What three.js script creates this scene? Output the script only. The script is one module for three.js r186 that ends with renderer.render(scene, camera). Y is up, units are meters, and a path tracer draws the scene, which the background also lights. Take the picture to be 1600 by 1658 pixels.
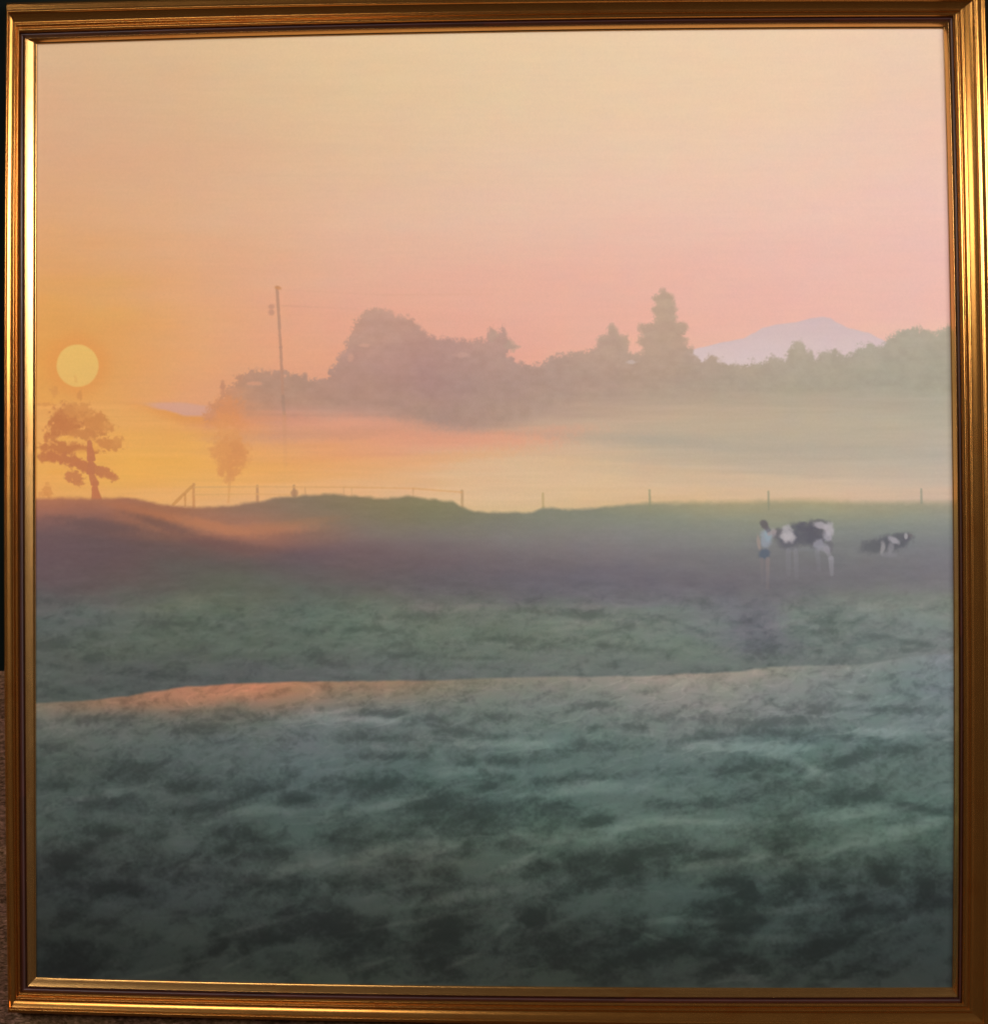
import * as THREE from 'three';
import { RectAreaLightUniformsLib } from 'three/addons/lights/RectAreaLightUniformsLib.js';

// ---------------------------------------------------------------- camera, light, exposure
RectAreaLightUniformsLib.init();
const scene = new THREE.Scene();
const renderer = new THREE.WebGLRenderer({ antialias: true });
renderer.toneMapping = THREE.LinearToneMapping;
renderer.toneMappingExposure = 1.0;
renderer.shadowMap.enabled = true;
scene.background = new THREE.Color().setRGB(0.035, 0.020, 0.010);      // the dim room the moulding mirrors

const MID = 1.50;                                     // height of the picture's middle above the floor
const camera = new THREE.PerspectiveCamera(27.3266, 1600 / 1658, 0.1, 30);
camera.rotation.order = 'YXZ';
camera.position.set(0.30, MID + 0.10, 2.5161);
camera.rotation.set(0.0233, 0.0624, -0.0056);
camera.setViewOffset(1600, 1658, 800 - 978.04, 829 - 605.10, 1600, 1658);

// two large fill panels added out of view high up to either side, a wide lamp at head height to the right and a small lamp in front on the left
const LAMPS = [
  { name: 'added_fill_panel', at: [3.6, MID + 3.0, 3.2], aim: [0, MID, 0], w: 2.2, h: 2.2, power: 8.6, tint: [1.0, 0.99, 0.98], say: 'large square fill panel added out of view high up to the right of the painting' },
  { name: 'added_fill_panel', at: [-3.8, MID + 3.0, 3.2], aim: [0, MID, 0], w: 2.2, h: 2.2, power: 13.6, tint: [1.0, 0.99, 0.98], say: 'large square fill panel added out of view high up to the left of the painting' },
  { name: 'strip_lamp', at: [3.9, MID + 0.86, 3.4], aim: [0, MID, 0], w: 2.6, h: 0.6, power: 20.5, tint: [1.0, 0.98, 0.95], say: 'wide low lamp at head height to the right of the painting' },
  { name: 'strip_lamp', at: [-1.2, MID + 0.74, 3.4], aim: [0.1, MID + 0.3, 0], w: 0.95, h: 0.36, power: 7, tint: [1.0, 0.95, 0.86], say: 'small wide lamp at head height in front of the painting' },
];

// ---------------------------------------------------------------- small helpers
const PX = 1.1 / 1477;                                // moulding unit: 0.745 mm
const clamp = (x, a = 0, b = 1) => Math.min(b, Math.max(a, x));
const lerp = (a, b, t) => a + (b - a) * t;
const sstep = (a, b, x) => { const t = clamp((x - a) / (b - a)); return t * t * (3 - 2 * t); };
const hash = (x, y, s) => {
  let h = Math.imul(x, 374761393) ^ Math.imul(y, 668265263) ^ Math.imul(s, 1274126177);
  h = Math.imul(h ^ (h >>> 13), 1274126177); h ^= h >>> 16;
  return (h >>> 0) / 4294967296;
};
function vnoise(x, y, s) {
  const ix = Math.floor(x), iy = Math.floor(y), fx = x - ix, fy = y - iy;
  const u = fx * fx * (3 - 2 * fx), v = fy * fy * (3 - 2 * fy);
  return lerp(lerp(hash(ix, iy, s), hash(ix + 1, iy, s), u), lerp(hash(ix, iy + 1, s), hash(ix + 1, iy + 1, s), u), v) * 2 - 1;
}
function fbm(x, y, s, n = 4) {
  let a = 0.5, r = 0;
  for (let i = 0; i < n; i++) { r += a * vnoise(x, y, s + i * 17); a *= 0.5; x = x * 2.03 + 11.3; y = y * 2.01 + 7.7; }
  return r;
}
function dataTexture(w, h, fill, srgb) {
  const d = new Uint8Array(w * h * 4), o = [0, 0, 0];
  for (let y = 0; y < h; y++) for (let x = 0; x < w; x++) {
    fill(x, y, o);
    const k = ((h - 1 - y) * w + x) * 4;
    d[k] = clamp(o[0], 0, 255); d[k + 1] = clamp(o[1], 0, 255); d[k + 2] = clamp(o[2], 0, 255); d[k + 3] = 255;
  }
  const t = new THREE.DataTexture(d, w, h);
  t.magFilter = THREE.LinearFilter; t.minFilter = THREE.LinearMipmapLinearFilter; t.generateMipmaps = true;
  t.wrapS = t.wrapT = THREE.RepeatWrapping;
  if (srgb) t.colorSpace = THREE.SRGBColorSpace;
  t.needsUpdate = true;
  return t;
}
function mesh(name, geometry, material, parent) {
  const m = new THREE.Mesh(geometry, material);
  m.name = name; m.castShadow = m.receiveShadow = true;
  parent.add(m);
  return m;
}

// ---------------------------------------------------------------- the picture painted on the canvas
// A landscape at sunrise, worked out on a sketch sheet of SW x SH units and then laid onto the canvas.
const SX0 = 36, SY0 = 24, SW = 1534, SH = 1600;
const P = new Float32Array(SW * SH * 3);

// colour washes: rows of [y, x, r, g, b, x, r, g, b, ...], softened
function wash(rows) {
  const gx = 78, gy = 82, st = 20, g = new Float32Array(gx * gy * 3);
  const at = (row, x, o) => {
    let i = 1;
    while (i + 4 < row.length && row[i + 4] <= x) i += 4;
    if (x <= row[1] || i + 4 >= row.length) { const j = x <= row[1] ? 1 : i; o[0] = row[j + 1]; o[1] = row[j + 2]; o[2] = row[j + 3]; return; }
    const t = (x - row[i]) / (row[i + 4] - row[i]);
    for (let c = 0; c < 3; c++) o[c] = lerp(row[i + 1 + c], row[i + 5 + c], t);
  };
  const a = [0, 0, 0], b = [0, 0, 0];
  for (let j = 0; j < gy; j++) for (let i = 0; i < gx; i++) {
    const x = SX0 + i * st, y = SY0 + j * st;
    let r = 0;
    while (r + 1 < rows.length && rows[r + 1][0] <= y) r++;
    const q = Math.min(r + 1, rows.length - 1), t = q === r ? 0 : clamp((y - rows[r][0]) / (rows[q][0] - rows[r][0]));
    at(rows[r], x, a); at(rows[q], x, b);
    for (let c = 0; c < 3; c++) g[(j * gx + i) * 3 + c] = lerp(a[c], b[c], t);
  }
  const w = (f) => [(1 - f) ** 3 / 6, (3 * f ** 3 - 6 * f * f + 4) / 6, (-3 * f ** 3 + 3 * f * f + 3 * f + 1) / 6, f ** 3 / 6];
  return (x, y, o) => {                                 // cubic B-spline
    const u = clamp((x - SX0) / st, 0, gx - 1.001), v = clamp((y - SY0) / st, 0, gy - 1.001), iu = Math.floor(u), iv = Math.floor(v);
    const wu = w(u - iu), wv = w(v - iv);
    o[0] = o[1] = o[2] = 0;
    for (let n = -1; n < 3; n++) {
      const yy = clamp(iv + n, 0, gy - 1);
      for (let m = -1; m < 3; m++) {
        const k = (yy * gx + clamp(iu + m, 0, gx - 1)) * 3, ww = wu[m + 1] * wv[n + 1];
        o[0] += g[k] * ww; o[1] += g[k + 1] * ww; o[2] += g[k + 2] * ww;
      }
    }
  };
}
const line = (pts) => (x) => {                          // height of a ridge at x
  if (x <= pts[0]) return pts[1];
  for (let i = 0; i + 3 < pts.length; i += 2) if (x <= pts[i + 2]) { const t = (x - pts[i]) / (pts[i + 2] - pts[i]); return lerp(pts[i + 1], pts[i + 3], t * t * (3 - 2 * t) * 0.5 + t * 0.5); }
  return pts[pts.length - 1];
};
function mask(polys, soft) {                            // filled outline, blurred
  const m = new Float32Array(SW * SH);
  for (const p of polys) {
    const n = p.length / 2;
    for (let y = 0; y < SH; y++) {
      const yy = y + SY0 + 0.5, xs = [];
      for (let i = 0; i < n; i++) {
        const j = (i + 1) % n, y0 = p[2 * i + 1], y1 = p[2 * j + 1];
        if ((y0 <= yy) !== (y1 <= yy)) xs.push(p[2 * i] + (yy - y0) / (y1 - y0) * (p[2 * j] - p[2 * i]));
      }
      xs.sort((a, b) => a - b);
      for (let k = 0; k + 1 < xs.length; k += 2)
        for (let x = Math.max(0, Math.ceil(xs[k] - SX0)); x < Math.min(SW, xs[k + 1] - SX0); x++) m[y * SW + x] = 1;
    }
  }
  for (let pass = 0; pass < 2; pass++) {
    const t = new Float32Array(SW * SH), r = soft, q = 1 / (2 * r + 1);
    for (let y = 0; y < SH; y++) { let s = 0; for (let x = -r; x < SW; x++) { if (x + r < SW) s += m[y * SW + x + r]; if (x - r - 1 >= 0) s -= m[y * SW + x - r - 1]; if (x >= 0) t[y * SW + x] = s * q; } }
    for (let x = 0; x < SW; x++) { let s = 0; for (let y = -r; y < SH; y++) { if (y + r < SH) s += t[(y + r) * SW + x]; if (y - r - 1 >= 0) s -= t[(y - r - 1) * SW + x]; if (y >= 0) m[y * SW + x] = s * q; } }
  }
  return (x, y) => { const i = clamp(Math.round(x - SX0), 0, SW - 1), j = clamp(Math.round(y - SY0), 0, SH - 1); return m[j * SW + i]; };
}
function over(x0, y0, x1, y1, f) {                      // f(x, y, o) fills o and returns the cover
  const o = [0, 0, 0];
  for (let y = Math.max(SY0, Math.floor(y0)); y < Math.min(SY0 + SH, y1); y++) for (let x = Math.max(SX0, Math.floor(x0)); x < Math.min(SX0 + SW, x1); x++) {
    const a = f(x, y, o);
    if (a > 0.002) { const k = ((y - SY0) * SW + x - SX0) * 3; for (let c = 0; c < 3; c++) P[k + c] += (o[c] - P[k + c]) * Math.min(1, a); }
  }
}
function dab(x, y, rx, ry, deg, rgb, alpha = 1, edge = 0.35, rag = 0.25, seed = 3) {   // one ragged touch of colour
  const c = Math.cos(deg * Math.PI / 180), s = Math.sin(deg * Math.PI / 180), R = Math.max(rx, ry) * 1.5 + 3;
  over(x - R, y - R, x + R, y + R, (px, py, o) => {
    const dx = px - x, dy = py - y, u = (dx * c - dy * s) / rx, v = (dx * s + dy * c) / ry;
    const d = Math.hypot(u, v) + rag * fbm(px / 6 + seed, py / 6, seed + 5, 3);
    const a = alpha * (1 - sstep(1 - edge, 1 + edge, d));
    o[0] = rgb[0]; o[1] = rgb[1]; o[2] = rgb[2];
    return a;
  });
}
function stroke(pts, w0, w1, rgb, a0, a1) {             // a thin painted line
  for (let i = 0; i + 3 < pts.length; i += 2) {
    const n = Math.max(2, Math.ceil(Math.hypot(pts[i + 2] - pts[i], pts[i + 3] - pts[i + 1])));
    const xa = Math.min(pts[i], pts[i + 2]) - 8, xb = Math.max(pts[i], pts[i + 2]) + 8, ya = Math.min(pts[i + 1], pts[i + 3]) - 4, yb = Math.max(pts[i + 1], pts[i + 3]) + 4;
    const ex = pts[i + 2] - pts[i], ey = pts[i + 3] - pts[i + 1], L = ex * ex + ey * ey;
    over(xa, ya, xb, yb, (x, y, o) => {
      const t = clamp(((x - pts[i]) * ex + (y - pts[i + 1]) * ey) / L), d = Math.hypot(x - pts[i] - t * ex, y - pts[i + 1] - t * ey), w = lerp(w0, w1, t) / 2;
      o[0] = rgb[0]; o[1] = rgb[1]; o[2] = rgb[2];
      return lerp(a0, a1, t) * (1 - sstep(w - 0.6, w + 1.6, d + 0.5 * vnoise(x / 4, y / 4, n)));
    });
  }
}

{
  // sky
  const sky = wash([
    [60, 80, 213, 178, 140, 300, 216, 183, 144, 550, 223, 193, 154, 800, 226, 198, 162, 1050, 229, 201, 168, 1300, 230, 201, 172, 1520, 228, 198, 174],
    [150, 80, 214, 172, 136, 300, 216, 179, 142, 550, 222, 191, 153, 800, 226, 197, 162, 1050, 230, 200, 168, 1300, 231, 200, 172, 1520, 229, 196, 174],
    [250, 80, 216, 168, 132, 300, 218, 174, 140, 550, 223, 187, 154, 800, 227, 194, 166, 1050, 231, 198, 173, 1300, 232, 198, 177, 1520, 232, 194, 179],
    [350, 80, 221, 168, 123, 300, 222, 175, 138, 550, 226, 184, 157, 800, 229, 190, 168, 1050, 232, 192, 174, 1300, 234, 193, 178, 1520, 233, 192, 182],
    [420, 80, 222, 164, 109, 300, 224, 170, 129, 550, 227, 178, 153, 800, 230, 182, 163, 1050, 233, 185, 169, 1300, 233, 187, 175, 1520, 232, 188, 179],
    [500, 80, 225, 164, 93, 200, 225, 166, 101, 300, 227, 169, 122, 450, 228, 169, 139, 550, 229, 171, 148, 800, 231, 176, 158, 1050, 233, 180, 164, 1300, 233, 184, 173, 1520, 233, 187, 176],
    [580, 80, 227, 160, 83, 200, 227, 163, 98, 300, 229, 168, 117, 450, 229, 168, 133, 550, 229, 167, 138, 800, 230, 170, 151, 1050, 234, 182, 161, 1300, 236, 190, 170, 1520, 235, 192, 173],
    [660, 80, 230, 166, 89, 200, 231, 167, 99, 300, 228, 163, 119, 450, 223, 161, 128, 800, 227, 170, 149, 1540, 233, 192, 173],
  ]);
  over(SX0, SY0, SX0 + SW, 720, (x, y, o) => {
    sky(x + 30 * fbm(x / 160, y / 30, 2, 3), y + 26 * fbm(x / 210, y / 24, 9, 3), o);
    return 1;
  });
  // sun and the ring of warmer paint round it
  over(40, 500, 240, 690, (x, y, o) => { o[0] = 228; o[1] = 153; o[2] = 82; return 0.55 * (1 - sstep(34, 68, Math.hypot(x - 124, y - 591))); });
  over(70, 540, 180, 650, (x, y, o) => { o[0] = 232; o[1] = 187 - (y - 591) * 0.06; o[2] = 107; return 1 - sstep(32.5, 36, Math.hypot(x - 124, y - 591) + 0.5 * fbm(x / 9, y / 9, 4)); });
  // far hills
  const hillR = line([1100, 590, 1118, 566, 1140, 560, 1180, 551, 1208, 546, 1226, 537, 1242, 528, 1265, 523, 1292, 520, 1322, 513, 1338, 511, 1350, 513, 1362, 521, 1382, 530, 1412, 537, 1432, 547, 1448, 556, 1470, 575, 1500, 600]);
  over(1100, 500, 1500, 640, (x, y, o) => { const t = sstep(515, 590, y); o[0] = lerp(211, 216, t); o[1] = lerp(187, 196, t); o[2] = lerp(188, 195, t); return sstep(-1.5, 2, y - hillR(x)); });
  over(200, 640, 350, 690, (x, y, o) => { o[0] = 215; o[1] = 164; o[2] = 145; return 0.85 * sstep(-2, 4, y - line([200, 654, 240, 650, 290, 649, 340, 655])(x)) * sstep(215, 265, x); });

  // mist and meadow behind
  const mist = wash([
    [640, 80, 231, 167, 96, 200, 231, 167, 100, 300, 229, 161, 103, 380, 214, 151, 120, 450, 190, 149, 134, 700, 180, 147, 135, 900, 182, 153, 141, 1100, 181, 161, 143, 1300, 181, 167, 149, 1540, 173, 166, 151],
    [680, 80, 232, 169, 97, 200, 233, 171, 100, 300, 232, 169, 101, 380, 224, 153, 112, 450, 214, 153, 128, 550, 216, 161, 138, 650, 202, 156, 138, 720, 186, 151, 135, 800, 188, 156, 138, 900, 192, 166, 145, 1000, 200, 173, 148, 1100, 200, 175, 151, 1300, 189, 175, 153, 1500, 182, 173, 155],
    [712, 80, 234, 171, 96, 200, 236, 173, 94, 300, 235, 173, 96, 450, 225, 165, 120, 550, 227, 162, 124, 650, 227, 160, 129, 750, 226, 164, 135, 850, 214, 170, 143, 950, 202, 175, 151, 1050, 188, 173, 153, 1200, 186, 173, 153, 1400, 185, 173, 155, 1540, 183, 173, 158],
    [742, 80, 235, 173, 92, 200, 238, 176, 90, 300, 237, 175, 93, 450, 233, 169, 106, 550, 233, 167, 112, 650, 230, 170, 126, 750, 222, 181, 143, 850, 220, 187, 153, 950, 217, 187, 153, 1050, 203, 181, 155, 1200, 189, 175, 155, 1400, 187, 175, 158, 1540, 185, 175, 161],
    [772, 80, 236, 173, 94, 200, 239, 177, 90, 300, 238, 177, 96, 450, 237, 176, 106, 550, 234, 177, 118, 650, 229, 182, 134, 750, 225, 189, 150, 850, 221, 189, 153, 950, 220, 189, 153, 1050, 217, 187, 155, 1200, 209, 185, 159, 1400, 201, 183, 163, 1540, 195, 181, 165],
    [804, 80, 233, 172, 102, 200, 236, 176, 106, 300, 236, 178, 116, 450, 233, 181, 130, 550, 231, 183, 138, 650, 228, 186, 146, 750, 227, 191, 151, 850, 223, 191, 153, 950, 224, 191, 151, 1050, 222, 189, 151, 1200, 220, 188, 153, 1400, 216, 187, 161, 1540, 209, 183, 163],
    [830, 80, 233, 172, 102, 450, 233, 183, 132, 800, 216, 187, 143, 1100, 208, 181, 139, 1540, 203, 181, 159],
  ]);
  const gold = line([40, 656, 90, 652, 170, 647, 232, 653, 262, 662, 300, 672, 345, 673, 390, 664, 430, 660]);
  const low = line([330, 690, 380, 672, 450, 663, 550, 660, 600, 664, 660, 676, 720, 690, 790, 690, 840, 680, 900, 660, 960, 642, 1030, 632, 1100, 634, 1200, 642, 1300, 636, 1400, 638, 1540, 642]);
  over(SX0, 600, SX0 + SW, 870, (x, y, o) => {
    mist(x + 46 * fbm(x / 140, y / 12, 21, 3), y + 13 * fbm(x / 190, y / 15, 22, 4), o);
    const m = 5 * fbm(x / 120, y / 7, 23, 3);
    o[0] += m; o[1] += m; o[2] += m;
    const top = x < 350 ? gold(x) : lerp(gold(x), low(x) - 14, sstep(350, 420, x));
    return x < 350 ? sstep(-3, 5, y - top + 4 * fbm(x / 20, y / 9, 6)) : sstep(-12, 10, y - top);
  });
  over(150, 640, 350, 690, (x, y, o) => { o[0] = 224; o[1] = 150; o[2] = 82; const d = y - gold(x); return 0.5 * sstep(170, 290, x) * sstep(-3, 3, d) * (1 - sstep(3, 22, d)); });

  // the wood
  const woods = mask([[
    328, 700, 331, 672, 338, 655, 352, 648, 362, 636, 374, 622, 388, 608, 408, 598, 424, 600, 438, 597, 456, 602, 476, 602, 490, 603, 500, 614, 516, 612, 531, 611, 535, 600, 546, 582, 552, 572, 561, 560, 564, 541, 575, 522, 588, 508, 598, 500, 615, 497, 636, 499, 640, 504, 660, 510, 678, 522, 692, 540, 710, 545, 730, 545, 745, 549, 770, 547, 787, 549,
    795, 530, 800, 529, 808, 537, 818, 527, 823, 528, 825, 545, 843, 560, 822, 570, 830, 577, 846, 586, 880, 589, 890, 580, 920, 570, 960, 567, 972, 558, 972, 545, 987, 541, 994, 522, 1003, 528, 1011, 541, 1023, 540, 1021, 555, 1022, 569, 1046, 571, 1048, 560, 1036, 553, 1044, 540, 1041, 524, 1060, 521, 1066, 511, 1058, 500, 1066, 490, 1061, 478, 1078, 468, 1095, 478,
    1098, 500, 1100, 521, 1116, 520, 1118, 530, 1108, 541, 1115, 548, 1110, 558, 1125, 560, 1126, 573, 1140, 586, 1160, 573, 1170, 581, 1182, 588, 1196, 586, 1206, 593, 1220, 586, 1236, 583, 1260, 575, 1276, 580, 1285, 560, 1292, 550, 1305, 550, 1315, 563, 1319, 576, 1330, 580, 1337, 565, 1356, 566, 1368, 572, 1388, 572, 1396, 564, 1410, 553, 1425, 556, 1431, 566, 1440, 545, 1460, 538,
    1476, 532, 1500, 530, 1510, 538, 1526, 540, 1530, 530, 1580, 523, 1580, 720]], 2);
  const leaf = wash([
    [500, 340, 205, 150, 118, 600, 196, 156, 138, 800, 196, 156, 142, 1000, 192, 164, 146, 1080, 190, 164, 144, 1300, 186, 170, 156, 1540, 180, 170, 152],
    [580, 340, 205, 148, 115, 450, 186, 148, 130, 600, 186, 148, 136, 700, 178, 142, 134, 800, 180, 148, 138, 1000, 184, 158, 142, 1100, 182, 158, 142, 1300, 176, 164, 148, 1540, 168, 162, 146],
    [620, 340, 206, 146, 112, 450, 180, 145, 126, 600, 178, 142, 130, 700, 172, 138, 132, 800, 174, 146, 136, 1000, 176, 152, 138, 1100, 176, 155, 138, 1300, 172, 162, 144, 1540, 163, 160, 144],
    [660, 340, 212, 148, 108, 450, 188, 146, 124, 600, 180, 146, 130, 720, 174, 144, 132, 850, 180, 152, 136, 1000, 188, 164, 144, 1300, 180, 168, 148, 1540, 172, 166, 148],
  ]);
  over(320, 455, SX0 + SW, 720, (x, y, o) => {
    const n1 = fbm(x / 8, y / 8, 41, 4), n2 = fbm(x / 8, y / 8, 77, 4), q = 2.5 * vnoise(x / 2.2, y / 2.2, 78);
    const fir = sstep(950, 975, x) * (1 - sstep(1120, 1145, x)), amp = lerp(9, 4.5, fir);
    const a = woods(x + amp * n1 + q, y + amp * n2 + q);
    leaf(x + 30 * fbm(x / 60, y / 20, 12), y + 16 * fbm(x / 40, y / 16, 13), o);
    const m = 6 * fbm(x / 14, y / 10, 14, 3);
    o[0] += m; o[1] += m; o[2] += m;
    const edge = low(x) + 12 * fbm(x / 130, y / 12, 44, 3);
    return a * (1 - sstep(-16, 16, y - edge)) * 0.97;
  });
  for (const [x, y, rx, ry, c, a] of [[592, 556, 9, 3, [214, 166, 146], 0.5], [570, 577, 5, 6, [216, 166, 144], 0.5], [752, 572, 12, 4, [204, 164, 150], 0.5], [412, 619, 14, 3, [222, 160, 128], 0.6], [1026, 584, 9, 3, [204, 184, 178], 0.7]])
    dab(x, y, rx, ry, 0, c, a, 0.5, 0.5, x);
  for (const [x, y, rx, ry, d, a] of [[1046, 530, 9, 7, -25, 0.9], [1109, 527, 9, 7, 25, 0.9], [1048, 551, 14, 8, -15, 0.9], [1106, 553, 14, 8, 15, 0.9], [1078, 472, 6, 7, 0, 0.9], [1067, 502, 10, 5, -20, 0.85], [1092, 502, 10, 6, 20, 0.85], [1060, 566, 16, 8, 0, 0.8], [980, 546, 10, 6, 20, 0.8], [1014, 548, 10, 6, -20, 0.8], [996, 530, 5, 8, 0, 0.85], [800, 540, 8, 10, -20, 0.6], [832, 558, 12, 7, -20, 0.7]])
    dab(x, y, rx, ry, d, [188, 161, 143], a * 0.8, 0.4, 0.8, Math.round(x));
  // stretched veils of mist in front of the wood
  for (const [x, y, rx, ry, d, c, a] of [[600, 688, 110, 13, -2, [226, 160, 132], 0.5], [520, 702, 130, 10, 3, [206, 152, 124], 0.45], [760, 712, 130, 12, 0, [229, 160, 130], 0.55], [880, 700, 80, 10, 4, [224, 164, 138], 0.45], [1080, 712, 170, 11, -3, [180, 168, 152], 0.45], [1180, 722, 160, 8, -5, [176, 165, 150], 0.4], [1330, 712, 170, 9, 2, [190, 176, 156], 0.4], [1420, 730, 140, 9, -3, [176, 168, 154], 0.4], [1000, 756, 190, 8, -4, [206, 178, 148], 0.45], [1180, 774, 190, 7, -4, [214, 188, 158], 0.45], [880, 748, 120, 9, -2, [226, 192, 152], 0.4], [1360, 760, 150, 9, -3, [198, 180, 160], 0.4], [1250, 690, 200, 10, 0, [190, 174, 152], 0.35], [700, 742, 140, 9, 5, [232, 170, 120], 0.4]])
    dab(x, y, rx, ry, d, c, a, 0.75, 0.5, Math.round(x));

  // trees against the glow
  const T = [199, 126, 76], T2 = [214, 146, 84];
  for (const [x, y, rx, ry, d, c, a] of [[86, 633, 6, 9, 20, T2, 0.5], [72, 654, 11, 3, 0, T2, 0.6], [127, 639, 4, 9, 0, T2, 0.8], [121, 612, 3, 6, 10, T2, 0.25], [104, 672, 22, 16, 0, T, 0.85], [97, 690, 25, 14, 10, T, 0.95], [128, 668, 22, 16, -10, T2, 0.8], [150, 684, 24, 16, -15, [208, 138, 80], 0.9], [172, 690, 13, 9, 0, T2, 0.7], [112, 688, 20, 12, 0, T, 0.7], [132, 702, 30, 8, -6, [206, 136, 80], 0.9], [172, 718, 22, 9, -12, [208, 138, 80], 0.9], [187, 718, 10, 12, -20, T2, 0.8], [82, 706, 13, 7, 10, T, 0.85], [95, 724, 32, 9, -4, T, 0.95], [74, 738, 14, 8, 12, T, 0.95], [134, 726, 24, 7, -12, T, 0.85], [104, 742, 32, 9, -10, [198, 124, 78], 0.97], [138, 756, 34, 8, -14, [198, 124, 80], 0.97], [170, 766, 17, 8, -22, [200, 128, 82], 0.95], [182, 773, 7, 6, -20, [200, 128, 82], 0.8], [118, 772, 15, 9, -15, [200, 128, 82], 0.9], [127, 782, 9, 5, 0, [202, 130, 82], 0.8], [74, 795, 7, 11, 10, T2, 0.7], [68, 800, 7, 7, 0, T2, 0.6]])
    dab(x, y, rx, ry, d, c, a, 0.35, 0.9, Math.round(x + y));
  for (const [x, y, rx, ry] of [[104, 709, 14, 4], [130, 733, 11, 7], [152, 722, 6, 8], [88, 763, 14, 4], [160, 742, 12, 5]]) dab(x, y, rx, ry, 5, [236, 172, 88], 0.75, 0.4, 0.4, x);
  stroke([153, 806, 152, 782, 145, 764, 146, 742, 143, 716], 13, 7, [196, 122, 82], 0.95, 0.9);
  stroke([158, 808, 152, 792], 11, 9, [196, 122, 82], 0.95, 0.95);
  for (const [x, y, rx, ry, c, a] of [[372, 664, 21, 24, [221, 148, 98], 0.55], [362, 680, 18, 14, [223, 152, 97], 0.5], [386, 684, 14, 14, [221, 150, 100], 0.45], [370, 704, 20, 14, [226, 158, 97], 0.45], [361, 628, 4, 11, [196, 140, 110], 0.75], [372, 726, 26, 20, [221, 152, 94], 0.8], [384, 738, 16, 20, [218, 148, 92], 0.75], [370, 756, 18, 16, [219, 150, 92], 0.8], [358, 730, 14, 18, [224, 156, 94], 0.7], [372, 772, 8, 9, [220, 152, 94], 0.7]]) dab(x, y, rx, ry, 0, c, a * 1.05, 0.5, 0.8, Math.round(x));
  stroke([372, 774, 370, 812], 4, 3, [222, 158, 98], 0.7, 0.5);
  // pole, wires, fence
  stroke([449, 462, 455, 560, 459, 640], 3.8, 3.5, [188, 143, 120], 0.9, 0.85);
  stroke([459, 640, 461, 668], 4.5, 4.5, [170, 136, 118], 0.7, 0.45);
  stroke([461, 668, 463, 752], 6, 6, [206, 150, 108], 0.3, 0.08);
  dab(451, 463, 5, 3, -15, [202, 140, 96], 0.85, 0.4, 0.4); dab(440, 494, 5, 4, 0, [194, 144, 122], 0.7, 0.4, 0.3); dab(440, 503, 5, 5, 0, [194, 144, 122], 0.75, 0.4, 0.3);
  stroke([452, 466, 620, 474, 800, 473], 2, 2, [214, 160, 136], 0.2, 0.1); stroke([456, 492, 580, 497], 2, 2, [206, 152, 130], 0.3, 0.1);
  const post = (x, y0, y1, w, c, a = 0.85) => stroke([x, y0, x + 0.5, y1], w * 0.6, w * 0.6, c, a * 0.8, a * 0.8);
  stroke([280, 816, 310, 787], 4, 4, [206, 146, 88], 0.75, 0.75);
  post(299, 799, 818, 4, [204, 144, 88]); post(313, 783, 820, 6, [200, 140, 90]); post(417, 786, 814, 6, [184, 136, 100]); post(477, 786, 806, 6, [176, 134, 100]); dab(478, 798, 6, 6, 0, [178, 136, 104], 0.8);
  post(495, 789, 803, 3, [200, 150, 108], 0.6); post(558, 789, 803, 3, [206, 158, 116], 0.6); post(571, 790, 803, 3, [206, 158, 116], 0.4); post(671, 792, 807, 3, [196, 154, 116], 0.6); post(751, 794, 823, 6, [184, 150, 112], 0.85); post(883, 798, 822, 5, [186, 160, 116], 0.8);
  stroke([313, 788, 417, 787, 560, 788, 671, 790, 751, 796], 2, 2, [218, 164, 108], 0.6, 0.5); stroke([313, 800, 417, 799, 470, 800], 2, 2, [220, 166, 106], 0.5, 0.5);

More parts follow.
